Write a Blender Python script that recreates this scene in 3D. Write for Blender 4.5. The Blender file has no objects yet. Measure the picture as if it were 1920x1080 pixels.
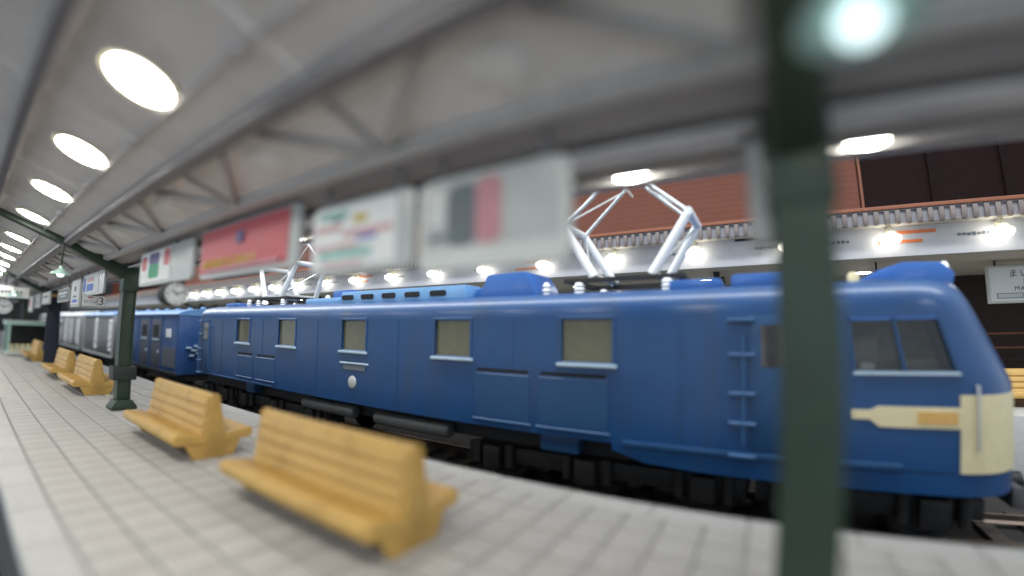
import bpy, bmesh, math, random
from mathutils import Vector, Matrix
random.seed(7)
S = 1.63                       # one unit of this layout, in metres (eye height above the platform)
col = bpy.context.scene.collection
sc = bpy.context.scene

# ------------------------------------------------------------------ camera (small fisheye-like lens)
YAW, PITCH, ROLL, FPX, DA = math.radians(58.68), math.radians(5.92), math.radians(.61), 805.0, .726
cd = bpy.data.cameras.new('camera')
cam = bpy.data.objects.new('camera', cd); col.objects.link(cam); sc.camera = cam
cd.sensor_width = 36; cd.sensor_fit = 'HORIZONTAL'; cd.lens = 50
cd.type = 'PANO'; cd.panorama_type = 'FISHEYE_LENS_POLYNOMIAL'; cd.fisheye_fov = math.radians(179)
mm = FPX * 36 / 1920
g = DA / mm                    # theta = atan(g r)/DA ; least squares polynomial in r
import numpy as np
rr = np.linspace(0, 22, 200)
A_ = np.stack([rr, rr**2, rr**3, rr**4], 1)
kk = np.linalg.lstsq(A_, np.arctan(g * rr) / DA, rcond=None)[0]
cd.fisheye_polynomial_k0 = 0
cd.fisheye_polynomial_k1, cd.fisheye_polynomial_k2, cd.fisheye_polynomial_k3, cd.fisheye_polynomial_k4 = [-float(k) for k in kk]
fwd = Vector((math.sin(YAW)*math.cos(PITCH), math.cos(YAW)*math.cos(PITCH), math.sin(PITCH)))
rgt = Vector((math.cos(YAW), -math.sin(YAW), 0)); up = rgt.cross(fwd)
r2 = rgt*math.cos(ROLL) + up*math.sin(ROLL); u2 = up*math.cos(ROLL) - rgt*math.sin(ROLL)
cam.matrix_world = Matrix(((r2.x, u2.x, -fwd.x, 0), (r2.y, u2.y, -fwd.y, 0), (r2.z, u2.z, -fwd.z, S), (0, 0, 0, 1)))
cd.clip_start = .05; cd.clip_end = 400
cd.dof.use_dof = True; cd.dof.focus_distance = 12.0; cd.dof.aperture_fstop = .40

# ------------------------------------------------------------------ world: the dim room the layout stands in
w = bpy.data.worlds.new('World'); sc.world = w; w.use_nodes = True
w.node_tree.nodes['Background'].inputs[0].default_value = (.80, .90, 1, 1)
w.node_tree.nodes['Background'].inputs[1].default_value = .90
sc.view_settings.view_transform = 'Standard'; sc.view_settings.look = 'None'
sc.view_settings.exposure = 0.18; sc.view_settings.gamma = 1
sc.cycles.use_denoising = True
sc.cycles.max_bounces = 8
LAMP = 50.0                    # radiance of the lit lamp lenses

# unseen strip light added over the track to brighten the locomotive's roof and shoulder
ld = bpy.data.lights.new('added_strip_light', 'AREA'); ld.shape = 'RECTANGLE'; ld.size = .8*S; ld.size_y = 44*S; ld.energy = 6000; ld.color = (.93, .97, 1)
lo_ = bpy.data.objects.new('added_strip_light', ld); col.objects.link(lo_); lo_.location = (2.8*S, 15*S, 6.5*S)

# ------------------------------------------------------------------ materials
MATS = {}
def mat(name, c, rough=.5, metal=0, nz=6, amt=.12, bump=0, bscale=40, emit=None, rnd=0, spec=.5, coat=0, dirt=None, streak=None):
    m = bpy.data.materials.new(name); m.use_nodes = True
    nt = m.node_tree; N = nt.nodes; Lk = nt.links; b = N['Principled BSDF']
    b.inputs['Roughness'].default_value = rough; b.inputs['Metallic'].default_value = metal
    b.inputs['Specular IOR Level'].default_value = spec
    if coat: b.inputs['Coat Weight'].default_value = coat; b.inputs['Coat Roughness'].default_value = .30
    tc = N.new('ShaderNodeTexCoord')
    no = N.new('ShaderNodeTexNoise'); no.inputs['Scale'].default_value = nz; no.inputs['Detail'].default_value = 6
    no.inputs['Roughness'].default_value = .65
    Lk.new(tc.outputs['Object'], no.inputs['Vector'])
    mr = N.new('ShaderNodeMapRange'); mr.inputs[1].default_value = .25; mr.inputs[2].default_value = .75
    mr.inputs[3].default_value = 1 - amt; mr.inputs[4].default_value = 1 + amt
    Lk.new(no.outputs['Fac'], mr.inputs[0])
    val = mr.outputs[0]
    if rnd:
        oi = N.new('ShaderNodeObjectInfo'); m2 = N.new('ShaderNodeMapRange')
        m2.inputs[3].default_value = 1 - rnd; m2.inputs[4].default_value = 1 + rnd
        Lk.new(oi.outputs['Random'], m2.inputs[0])
        mu = N.new('ShaderNodeMath'); mu.operation = 'MULTIPLY'
        Lk.new(val, mu.inputs[0]); Lk.new(m2.outputs[0], mu.inputs[1]); val = mu.outputs[0]
    vm = N.new('ShaderNodeVectorMath'); vm.operation = 'SCALE'
    vm.inputs[0].default_value = c[:3]; Lk.new(val, vm.inputs['Scale'])
    last = vm.outputs[0]
    if dirt:
        n3 = N.new('ShaderNodeTexNoise'); n3.inputs['Scale'].default_value = dirt[1]; n3.inputs['Detail'].default_value = 8
        if streak:
            mp = N.new('ShaderNodeMapping'); mp.inputs['Scale'].default_value = streak
            Lk.new(tc.outputs['Object'], mp.inputs[0]); Lk.new(mp.outputs[0], n3.inputs['Vector'])
        else: Lk.new(tc.outputs['Object'], n3.inputs['Vector'])
        m3 = N.new('ShaderNodeMapRange'); m3.inputs[1].default_value = .5; m3.inputs[2].default_value = .75
        m3.inputs[4].default_value = dirt[2]; Lk.new(n3.outputs['Fac'], m3.inputs[0])
        mx = N.new('ShaderNodeMix'); mx.data_type = 'RGBA'; Lk.new(m3.outputs[0], mx.inputs[0])
        Lk.new(last, mx.inputs[6]); mx.inputs[7].default_value = (*dirt[0], 1); last = mx.outputs[2]
    Lk.new(last, b.inputs['Base Color'])
    n2 = N.new('ShaderNodeTexNoise'); n2.inputs['Scale'].default_value = bscale; n2.inputs['Detail'].default_value = 5
    Lk.new(tc.outputs['Object'], n2.inputs['Vector'])
    rmr = N.new('ShaderNodeMapRange'); rmr.inputs[3].default_value = max(.03, rough-.08); rmr.inputs[4].default_value = min(1, rough+.1)
    Lk.new(n2.outputs['Fac'], rmr.inputs[0]); Lk.new(rmr.outputs[0], b.inputs['Roughness'])
    if bump:
        bp = N.new('ShaderNodeBump'); bp.inputs['Strength'].default_value = bump; bp.inputs['Distance'].default_value = .01
        Lk.new(n2.outputs['Fac'], bp.inputs['Height']); Lk.new(bp.outputs[0], b.inputs['Normal'])
    if emit:
        b.inputs['Emission Color'].default_value = (*emit[0], 1); b.inputs['Emission Strength'].default_value = emit[1]
    MATS[name] = m
    return m
mat('tile', (.47, .450, .426), .6, amt=.12, nz=9, bump=.25, bscale=60, rnd=.035, dirt=((.29, .275, .26), 1.7, .45))
mat('joint', (.27, .255, .24), .9, bump=.3)
mat('edge_stone', (.50, .487, .468), .6, amt=.1, bump=.25, rnd=.05)
mat('platform_side', (.12, .115, .11), .9, bump=.4)
mat('ballast', (.03, .026, .024), .95, amt=.5, nz=30, bump=1, bscale=60)
mat('rail', (.22, .17, .14), .45, metal=.8)
mat('sleeper', (.05, .04, .035), .9)
mat('bench', (.58, .355, .095), .42, amt=.10, nz=5, bump=.12, bscale=30, dirt=((.30, .17, .04), 3, .45))
mat('bench_foot', (.10, .05, .02), .6)
mat('green', (.023, .045, .028), .42, amt=.25, nz=6, bump=.1)
mat('green_dark', (.016, .026, .022), .5, amt=.25, nz=6)
mat('navy', (.012, .017, .035), .6)
mat('canopy', (.74, .725, .725), .55, amt=.08, nz=3, bump=.1, dirt=((.36, .33, .31), 1.3, .4))
mat('canopy_beam', (.20, .19, .20), .5, amt=.15)
mat('canopy_brace', (.46, .45, .45), .5, amt=.1)
mat('valley_shade_grey', (.30, .285, .30), .5, amt=.1)  # grey of the painted valley shade, reused on the opposite canopy
mat('fascia', (.52, .51, .53), .5)
mat('lamp_ring', (.74, .69, .50), .35)  # cream puts the yellow fringe around lit lamps into the ring colour
mat('lens', (.9, .9, .85), .3, emit=((1.0, .965, .87), LAMP))
mat('globe', (.9, .9, .85), .3, emit=((1.0, .96, .84), 9))
mat('pendant_bulb', (.8, .95, .95), .1, emit=((.75, .95, 1), 1.6))
mat('pendant_shade', (.34, .50, .46), .25, coat=.5)  # lightened: the light it catches is put into the colour
mat('disc', (.74, .74, .73), .4)
mat('blue', (.006, .054, .172), .36, amt=.12, nz=2, bump=.03, bscale=70, coat=.5, spec=.35, dirt=((.028, .050, .095), 2.2, .55), streak=(1, 1, .18))
mat('blue_panel', (.014, .062, .160), .38, amt=.08)
mat('roof_blue', (.018, .105, .36), .35, amt=.1, coat=.3)
mat('step_blue', (.026, .090, .21), .4)
mat('pale_blue', (.17, .36, .62), .35, amt=.1)
mat('sill', (.40, .52, .62), .35)  # bluish white: the sill highlight is put into the colour
mat('cream', (.66, .58, .36), .4, amt=.08)
mat('orange', (.60, .36, .11), .4)
mat('pane', (.115, .11, .062), .10, amt=.15, spec=.6)
mat('cab_pane', (.045, .042, .045), .06, amt=.7, nz=1.6, spec=.8)  # strong mottle imitates reflections in the pane's colour
mat('cab_inside', (.30, .28, .27), .6)
mat('cab_pale', (.20, .19, .19), .6, amt=.3)
def glass():
    m = bpy.data.materials.new('glass'); m.use_nodes = True; N = m.node_tree.nodes; K = m.node_tree.links
    N.remove(N['Principled BSDF']); out = N['Material Output']
    a = N.new('ShaderNodeBsdfTransparent'); a.inputs[0].default_value = (.80, .82, .82, 1)
    b = N.new('ShaderNodeBsdfGlossy'); b.inputs['Roughness'].default_value = .04
    f = N.new('ShaderNodeFresnel'); f.inputs[0].default_value = 1.45
    x = N.new('ShaderNodeMixShader'); K.new(f.outputs[0], x.inputs[0]); K.new(a.outputs[0], x.inputs[1]); K.new(b.outputs[0], x.inputs[2]); K.new(x.outputs[0], out.inputs[0])
    MATS['glass'] = m
glass()
mat('black', (.012, .012, .013), .6, amt=.3)
mat('slot', (.006, .007, .01), .8)
mat('bogie', (.009, .009, .010), .55, amt=.4, nz=8, bump=.3)
mat('tank', (.085, .088, .092), .4, amt=.2)
mat('steel', (.62, .64, .64), .32, metal=.7, amt=.1)
mat('white', (.78, .79, .78), .4, amt=.05)
mat('offwhite', (.60, .62, .60), .4, amt=.06)
mat('acrylic', (.46, .48, .47), .25, amt=.05)
mat('silver', (.21, .205, .205), .38, metal=.3, amt=.12, nz=3)
mat('rivet', (.92, .92, .95), .25)
mat('van_blue', (.016, .062, .19), .42, amt=.15, nz=3, dirt=((.09, .10, .12), 1.6, .5))
mat('van_grey', (.075, .085, .11), .5, amt=.2, nz=4)
mat('van_roof', (.10, .22, .42), .35)
mat('white_roof', (.8, .82, .85), .35)
mat('brown', (.165, .038, .013), .55, amt=.12, nz=2, bump=.25, bscale=12)
mat('brown_trim', (.24, .08, .035), .5)
mat('dark_glass', (.016, .006, .006), .6, amt=.3, spec=.1)
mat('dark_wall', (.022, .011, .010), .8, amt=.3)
mat('rib', (.19, .155, .14), .5, amt=.15, rnd=.1)
mat('opp_ceiling', (.50, .48, .42), .6, amt=.1)
mat('opp_fascia', (.48, .48, .50), .45, amt=.06)
mat('red', (.55, .085, .10), .4, amt=.08)
mat('pink', (.50, .23, .26), .4, amt=.1)
mat('yellow', (.55, .40, .03), .4, amt=.2, nz=20)
mat('ink', (.02, .02, .025), .6)
mat('grey_ink', (.09, .11, .13), .6)
mat('slate', (.12, .145, .165), .5, amt=.12)
mat('green_print', (.03, .33, .16), .5)
mat('teal_print', (.28, .52, .46), .5, amt=.2)
mat('rose_print', (.60, .36, .37), .5, amt=.15)
mat('blue_print', (.05, .13, .55), .5)
mat('violet_print', (.13, .11, .25), .5)
mat('orange_print', (.62, .16, .05), .5)
mat('magenta', (.45, .02, .25), .4)
mat('kiosk_green', (.42, .62, .55), .4)
mat('kiosk_dark', (.025, .022, .022), .7)
mat('snack', (.80, .70, .28), .4, rnd=.2)
mat('clock_face', (.82, .84, .84), .35, amt=.03)
mat('hall', (.03, .03, .032), .9)

# ------------------------------------------------------------------ mesh helpers (layout units, scaled by S when built)
class MB:
    def __init__(s): s.bm = bmesh.new()
    def box(s, x0, x1, y0, y1, z0, z1):
        v = [s.bm.verts.new(p) for p in ((x0,y0,z0),(x1,y0,z0),(x1,y1,z0),(x0,y1,z0),(x0,y0,z1),(x1,y0,z1),(x1,y1,z1),(x0,y1,z1))]
        for f in ((3,2,1,0),(4,5,6,7),(0,1,5,4),(1,2,6,5),(2,3,7,6),(3,0,4,7)): s.bm.faces.new([v[i] for i in f])
        return s
    def prism(s, pts, a, b, axis='y'):
        def P(u, v, t): return {'y': (u, t, v), 'x': (t, u, v), 'z': (u, v, t)}[axis]
        A = [s.bm.verts.new(P(u, v, a)) for u, v in pts]; B = [s.bm.verts.new(P(u, v, b)) for u, v in pts]
        n = len(pts)
        s.bm.faces.new(A); s.bm.faces.new(B[::-1])
        for i in range(n): s.bm.faces.new((A[i], B[i], B[(i+1) % n], A[(i+1) % n]))
        return s
    def cyl(s, p0, p1, r0, r1=None, n=12):
        r1 = r0 if r1 is None else r1
        p0, p1 = Vector(p0), Vector(p1); d = (p1-p0).normalized()
        t = Vector((0,0,1)) if abs(d.z) < .9 else Vector((1,0,0)); a = d.cross(t).normalized(); b = d.cross(a)
        A, B = [], []
        for i in range(n):
            q = 2*math.pi*(i+.5)/n; e = a*math.cos(q)+b*math.sin(q)
            A.append(s.bm.verts.new(p0+e*r0)); B.append(s.bm.verts.new(p1+e*r1))
        s.bm.faces.new(A); s.bm.faces.new(B[::-1])
        for i in range(n): s.bm.faces.new((A[i], B[i], B[(i+1) % n], A[(i+1) % n]))
        return s
    def lathe(s, prof, n=24, axis=(0,0,1), o=(0,0,0)):
        d = Vector(axis).normalized(); t = Vector((0,0,1)) if abs(d.z) < .9 else Vector((1,0,0)); a = d.cross(t).normalized(); b = d.cross(a); o = Vector(o)
        R = []
        for r, h in prof:
            R.append([s.bm.verts.new(o+d*h+(a*math.cos(2*math.pi*i/n)+b*math.sin(2*math.pi*i/n))*max(r, 1e-4)) for i in range(n)])
        for k in range(len(R)-1):
            for i in range(n): s.bm.faces.new((R[k][i], R[k][(i+1) % n], R[k+1][(i+1) % n], R[k+1][i]))
        s.bm.faces.new(R[0]); s.bm.faces.new(R[-1])
        return s
    def loft(s, rings, closed=True, caps=True):
        V = [[s.bm.verts.new(p) for p in r] for r in rings]; n = len(V[0])
        for k in range(len(V)-1):
            for i in range(n if closed else n-1):
                s.bm.faces.new((V[k][i], V[k][(i+1) % n], V[k+1][(i+1) % n], V[k+1][i]))
        if caps and closed: s.bm.faces.new(V[0]); s.bm.faces.new(V[-1])
        return s
    def mesh(s, name, m, bevel=0, seg=2, smooth=None):
        bmesh.ops.recalc_face_normals(s.bm, faces=s.bm.faces)
        if bevel:
            ed = [e for e in s.bm.edges if len(e.link_faces) == 2 and e.calc_face_angle(0) > .5]
            bmesh.ops.bevel(s.bm, geom=ed, offset=bevel, segments=seg, affect='EDGES', profile=.6, clamp_overlap=True)
        for v in s.bm.verts: v.co *= S
        me = bpy.data.meshes.new(name); s.bm.to_mesh(me); s.bm.free()
        me.materials.append(MATS[m])
        if smooth is not None or bevel:
            me.shade_smooth(); me.set_sharp_from_angle(angle=math.radians(smooth or 35))
        return me
    def build(s, name, m, parent=None, loc=(0,0,0), bevel=0, seg=2, smooth=None):
        return link(name, s.mesh(name, m, bevel, seg, smooth), parent, loc)
def link(name, data, parent=None, loc=(0,0,0)):
    o = bpy.data.objects.new(name, data); col.objects.link(o)
    if parent: o.parent = parent
    o.location = Vector(loc)*S
    return o
def tag(o, label=None, cat=None, group=None, kind=None):
    if label: o['label'] = label
    if cat: o['category'] = cat
    if group: o['group'] = group
    if kind: o['kind'] = kind
    return o
def thing(name, label, cat, loc=(0,0,0), group=None): return tag(link(name, None, None, loc), label, cat, group)
def text(name, body, size, m, parent, loc, rot, depth=.002, align='CENTER', space=1.0):
    cu = bpy.data.curves.new(name, 'FONT'); cu.body = body; cu.size = size*S; cu.align_x = align; cu.align_y = 'CENTER'; cu.extrude = depth*S
    cu.materials.append(MATS[m])
    if 1:
        cu.space_character = space
        tmp = bpy.data.objects.new(name, cu); col.objects.link(tmp); bpy.context.view_layer.update()
        me = bpy.data.meshes.new_from_object(tmp.evaluated_get(bpy.context.evaluated_depsgraph_get())); bpy.data.objects.remove(tmp)
        if not me.materials: me.materials.append(MATS[m])
    o = bpy.data.objects.new(name, me); col.objects.link(o); o.parent = parent; o['kind'] = 'stuff'; o.location = Vector(loc)*S; o.rotation_euler = rot
    return o
ORD = ['first','second','third','fourth','fifth','sixth','seventh','eighth','ninth','tenth','eleventh','twelfth','thirteenth','fourteenth','fifteenth','sixteenth','seventeenth','eighteenth','nineteenth','twentieth']

# ------------------------------------------------------------------ setting: ground, platforms, room
tag(MB().box(-6, 16, -9, 52, -.86, -.74).build('track_bed', 'ballast'), kind='structure')
tag(MB().box(-6, 16, 52, 52.3, -.74, 9).build('hall_wall', 'hall'), kind='structure')

XL, XE, YA, YB = .19, 2.55, -1.6, 46.0
PX, PY = .2225, .205
plat = tag(MB().box(XL+.012, XE-.012, YA, YB, -.74, -.012).build('platform', 'platform_side'), kind='structure')
tag(MB().box(XL+.03, XE-.03, YA, YB, -.0115, -.0105).build('joint_bed', 'joint', plat))
def slab(sx, sy, name, m, h=.0105, c=.007):
    b = MB(); z0, z1 = -h, 0
    lo = [(-sx/2,-sy/2,z0),(sx/2,-sy/2,z0),(sx/2,sy/2,z0),(-sx/2,sy/2,z0)]
    md = [(x, y, z1-c*.7) for x, y, z in lo]
    tp = [(x-math.copysign(c, x), y-math.copysign(c, y), z1) for x, y, z in lo]
    V = [[b.bm.verts.new(p) for p in r] for r in (lo, md, tp)]
    for k in range(2):
        for i in range(4): b.bm.faces.new((V[k][i], V[k][(i+1) % 4], V[k+1][(i+1) % 4], V[k+1][i]))
    b.bm.faces.new(V[2])
    return b
tile_me = slab(PX-.013, PY-.007, 'paving_tile', 'tile').mesh('paving_tile', 'tile')
rows = [.39+PX*(i+.5) for i in range(9)]
cells = [(x, .05+PY*(j+.5)) for x in rows for j in range(-8, 222) if -1.6 < .05+PY*j and .05+PY*(j+1) < YB]
# largest in the picture: nearest to the eye, and inside the frame (bottom edge of the view cuts near tiles off)
def in_view(x, y):
    d = Vector((x, y, -1)).normalized(); c = (d.dot(r2), d.dot(u2), d.dot(fwd))
    th = math.acos(max(-1, min(1, c[2]))); rad = FPX*math.tan(DA*min(th, 1.9))/DA; n = math.hypot(c[0], c[1])+1e-9
    return abs(rad*c[0]/n) < 1010 and abs(rad*c[1]/n) < 590
vis = sorted([c for c in cells if in_view(*c)], key=lambda c: c[0]**2+c[1]**2)
near = set(vis[:300])
for c in vis[:300]:
    o = link('paving_tile', tile_me, plat, (c[0], c[1], random.uniform(-.0012, .0012)))
rest = MB()
for x, y in cells:
    if (x, y) in near: continue
    hx, hy, dz = (PX-.013)/2, (PY-.007)/2, random.uniform(-.001, .001)
    q = [(x-hx, y-hy), (x+hx, y-hy), (x+hx, y+hy), (x-hx, y+hy)]
    lo = [rest.bm.verts.new((a, b, -.0105)) for a, b in q]; tp = [rest.bm.verts.new((a-math.copysign(.005, a-x), b-math.copysign(.005, b-y), dz)) for a, b in q]
    for i in range(4): rest.bm.faces.new((lo[i], lo[(i+1) % 4], tp[(i+1) % 4], tp[i]))
    rest.bm.faces.new(tp)
tag(rest.build('distant_paving', 'tile', plat), kind='stuff')
es_me = slab(XE-2.3925-.004, .505, 'edge_stone', 'edge_stone', .06, .012).mesh('edge_stone', 'edge_stone')
el_me = slab(.39-XL-.008, .505, 'edge_stone', 'edge_stone', .06, .012).mesh('edge_stone', 'edge_stone')
for j in range(-3, 90):
    link('edge_stone', es_me, plat, ((XE+2.3925)/2, .05+.512*(j+.5), random.uniform(0, .003)))
    link('edge_stone', el_me, plat, ((XL+.39)/2, .05+.512*(j+.5), random.uniform(0, .003)))

# ------------------------------------------------------------------ benches
def bench(y0, label):
    t = thing('platform_bench', label, 'bench', (1.45, y0+.675, 0), 'yellow double-sided benches along the platform')
    L = .675
    # centre back: a wedge with a rounded top, stepped into boards
    def half(z): return .085 - .055*(z-.14)/.33
    MB().prism([(-.088, .06), (.088, .06), (half(.14), .14), (half(.47), .466), (.018, .482), (-.018, .482), (-half(.47), .466), (-half(.14), .14)], -L+.014, L-.014).build('backrest', 'bench', t, bevel=.008)
    zs = [.155, .232, .309, .386, .463]
    for sd in (-1, 1):
        for k in range(4):
            a, b_ = zs[k]+.0065, zs[k+1]-.0065
            MB().prism([(sd*(half(a)-.004), a), (sd*(half(a)+.015), a+.004), (sd*(half(b_)+.013), b_-.004), (sd*(half(b_)-.004), b_)], -L+.03, L-.03).build('back_slat', 'bench', t, bevel=.002, seg=1)
        # seat slab, sloping down to the back, thick rounded front edge
        MB().prism([(sd*.07, .115), (sd*.07, .175), (sd*.20, .196), (sd*.275, .205), (sd*.300, .193), (sd*.304, .150), (sd*.285, .122)], -L, L).build('seat', 'bench', t, bevel=.012, seg=3)
        for k in range(2):
            x = .12+.075*k
    for ye in (-1, 1):
        # end bracket under the seats
        a, b_ = (ye*(L-.06), ye*(L-.012))
        MB().prism([(-.15, 0), (.15, 0), (.20, .10), (.20, .128), (-.20, .128), (-.20, .10)], a, b_).build('end_bracket', 'bench', t, bevel=.006)
        MB().prism([(-.094, .05), (.094, .05), (.036, .47), (.018, .487), (-.018, .487), (-.036, .47)], ye*(L-.016), ye*L).build('end_plate', 'bench', t, bevel=.005)
    MB().box(-.12, .12, -.50, .50, 0, .10).build('plinth', 'bench_foot', t, bevel=.01)
    return t
bench(1.37, 'nearest yellow double-sided bench, largest on the platform')
bench(3.50, 'second yellow bench, between the nearest bench and the green column')
bench(7.50, 'yellow bench just behind the green column with the square collar')
bench(9.63, 'small yellow bench between the green column and the navy-wrapped column')
bench(14.0, 'farthest yellow bench, in front of the pale green kiosk')

# ------------------------------------------------------------------ columns with their arms
COLY = [-.135, 6.20, 12.55, 18.9, 25.2]
WZ = lambda X: 1.64+.35*(1.48-X)         # underside line of the left wing
RZ = lambda X: 1.655+.285*(X-1.45)       # underside line of the right wing
LAB = ['near dark green column, blurred and cut off at the bottom of the picture', 'dark green column with square collar beside the second bench',
       'dark column wrapped in navy beyond the fourth bench', 'thin far column behind the kiosk sign', 'farthest thin column under the canopy']
for i, y in enumerate(COLY):
    t = thing('platform_column', LAB[i], 'column', (1.45, y, 0), 'columns carrying the platform canopy')
    MB().box(-.066, .066, -.066, .066, .10, 1.66).build('shaft', 'green', t, bevel=.008)
    for sx in (-1, 1):
        MB().box(sx*.0668-.006, sx*.0668+.006, -.082, .082, .12, 1.64).build('flange', 'green', t, bevel=.003, seg=1)
    MB().prism([(-.135, 0), (.135, 0), (.135, .035), (.085, .11), (-.085, .11), (-.135, .035)], -.13, .13).build('base', 'green', t, bevel=.008)
    if i in (1, 2):
        MB().box(-.125, .125, -.11, .11, .34, .50).build('collar', 'green_dark', t, bevel=.012)
    if i == 2:
        MB().prism([(-.11, .02), (.17, .02), (.16, .55), (.14, 1.40), (.12, 1.5), (-.10, 1.5), (-.11, 1.0)], -.115, -.09).build('navy_wrap', 'navy', t, bevel=.006)
        MB().box(-.08, .10, -.12, -.085, 1.5, 1.56).build('wrap_band', 'orange', t, bevel=.006)
    # left arm: tapering beam up to the outer edge of the wing
    def arm(pts, m='green'):
        MB().prism(pts, -.068, .068).build('arm', m, t, bevel=.006)
    xs = [0, -.68, -1.40]
    arm([(.06, 1.50), (-.06, 1.50), (-.68, WZ(.77)-.075), (-1.40, WZ(.05)-.05), (-1.40, WZ(.05)-.004), (-.68, WZ(.77)-.004), (0, 1.645), (.06, 1.645)])
    arm([(-.06, 1.49), (.065, 1.49), (.65, RZ(2.10)-.075), (1.24, RZ(2.69)-.04), (1.24, RZ(2.69)-.004), (.65, RZ(2.10)-.004), (.067, 1.66), (-.06, 1.60)])
    MB().box(-.085, .085, -.098, .098, 1.37, 1.655).build('capital', 'green', t, bevel=.012)
    # pendant lamp hung from the arm
    p = thing('pendant_lamp', ['large blurred green pendant lamp at the top of the near column', 'green pendant lamp hanging from the arm of the collared column',
              'tiny green pendant lamp by the navy-wrapped column', 'far pendant lamp behind the kiosk sign', 'farthest pendant lamp under the canopy'][i], 'lamp', (.75, y-.062, 1.49), 'green pendant lamps')
    MB().cyl((0,0,.06), (0,0,WZ(.75)-1.49-.002), .010).build('stem', 'green_dark', p, smooth=40)
    MB().lathe([(.012,.10),(.022,.075),(.03,.055),(.062,.035),(.098,.008),(.102,.0),(.095,.002),(.058,.026),(.02,.045)], 24).build('lamp_shade', 'pendant_shade', p, smooth=40)
    MB().lathe([(0,-.028),(.022,-.024),(.036,-.008),(.036,.012),(.02,.03),(0,.034)], 16).build('bulb', 'pendant_bulb', p, smooth=60)

# ------------------------------------------------------------------ our canopy (butterfly roof)
cn = thing('platform_canopy', 'grey butterfly canopy roof with braces over the platform', 'canopy', (0, 0, 0))
NB = 1.366; N0 = -.02
def wing(x0, x1, zf, y0, y1, th=.018):
    return MB().prism([(x0, zf(x0)), (x1, zf(x1)), (x1, zf(x1)+th), (x0, zf(x0)+th)], y0, y1)
bay_l = wing(-.22, 1.27, WZ, .004, NB-.004).mesh('roof_panel', 'canopy')
bay_r = wing(1.40, 2.72, RZ, .004, NB-.004).mesh('roof_panel', 'canopy')
rib_l = wing(-.2, 1.2, lambda X: WZ(X)-.006, -.004, .004, .006).mesh('roof_rib', 'canopy')
tri = (MB().prism([(1.155, WZ(1.155)-.03), (.85, WZ(.85)-.03), (.85, WZ(.85)-.003), (1.155, WZ(1.155)-.003)], -.013, .013)).mesh('brace', 'canopy_brace')
def diag(sg):
    b = MB(); L0, L1 = Vector((1.155, 0, 0)), Vector((.845, sg*.51, 0)); d = (L1-L0).normalized(); n = Vector((-d.y, d.x, 0))*.014
    r = []
    for p in (L0, L1):
        r.append([(p.x+n.x*s_, p.y+n.y*s_, WZ(p.x+n.x*s_)-dz) for s_, dz in ((-1,.032),(1,.032),(1,.003),(-1,.003))])
    return b.loft(r).mesh('brace', 'canopy_brace')
dg = [diag(1), diag(-1)]
disc_me = MB().lathe([(.0,-.022),(.07,-.02),(.10,-.010),(.112,0)], 24, axis=(.33,0,.944)).mesh('ceiling_disc', 'disc', smooth=40)
for k in range(-2, 32):
    y = N0+NB*k
    link('roof_panel', bay_l, cn, (0, y, 0)); link('roof_panel', bay_r, cn, (0, y, 0))
    link('brace', tri, cn, (0, y, 0)); link('brace', dg[0], cn, (0, y, 0)); link('brace', dg[1], cn, (0, y, 0))
    if k < 16:
        link('ceiling_disc', disc_me, cn, (1.0, y+.68, WZ(1.0)-.001))
def bar(x, zf, wd, h, nm, m, y0=-3.0, y1=44, drop=.002):
    MB().prism([(x-wd/2, zf(x-wd/2)-drop-h), (x+wd/2, zf(x+wd/2)-drop-h), (x+wd/2, zf(x+wd/2)-drop), (x-wd/2, zf(x-wd/2)-drop)], y0, y1).build(nm, m, cn, bevel=.004, seg=1)
bar(.78, WZ, .07, .060, 'purlin', 'canopy_beam')
bar(1.165, WZ, .05, .045, 'purlin', 'canopy_brace')
bar(.10, WZ, .055, .055, 'purlin', 'canopy_beam')
bar(1.95, RZ, .05, .05, 'purlin', 'canopy_brace')
bar(2.45, RZ, .05, .04, 'purlin', 'canopy_brace')
MB().prism([(1.195, WZ(1.195)-.008), (1.335, WZ(1.335)-.012), (1.335, WZ(1.335)+.01), (1.195, WZ(1.195)-.001)], -2.9, 44).build('valley_shade_grey', 'valley_shade_grey', cn)  # dark strip: shade of the wing near the valley put into colour
MB().box(1.34, 1.58, -2.9, 44, 1.697, 1.74).build('valley_girder', 'canopy_brace', cn)
MB().box(2.722, 2.748, -3, 44, RZ(2.72)-.055, RZ(2.72)+.06).build('eave_fascia', 'fascia', cn, bevel=.004)
MB().box(-.246, -.222, -3, 44, WZ(-.22)-.03, WZ(-.22)+.07).build('eave_fascia', 'fascia', cn, bevel=.004)

MB().cyl((.56, -2.9, WZ(.56)-.012), (.56, 30, WZ(.56)-.012), .009, n=8).build('conduit', 'fascia', cn, smooth=40)
jb = MB().box(-.03, .03, -.045, .045, -.035, 0).mesh('junction_box', 'fascia', bevel=.006)
for q in range(12): link('junction_box', jb, cn, (.56, 1.48+1.19*q, WZ(.56)+.004))
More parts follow.
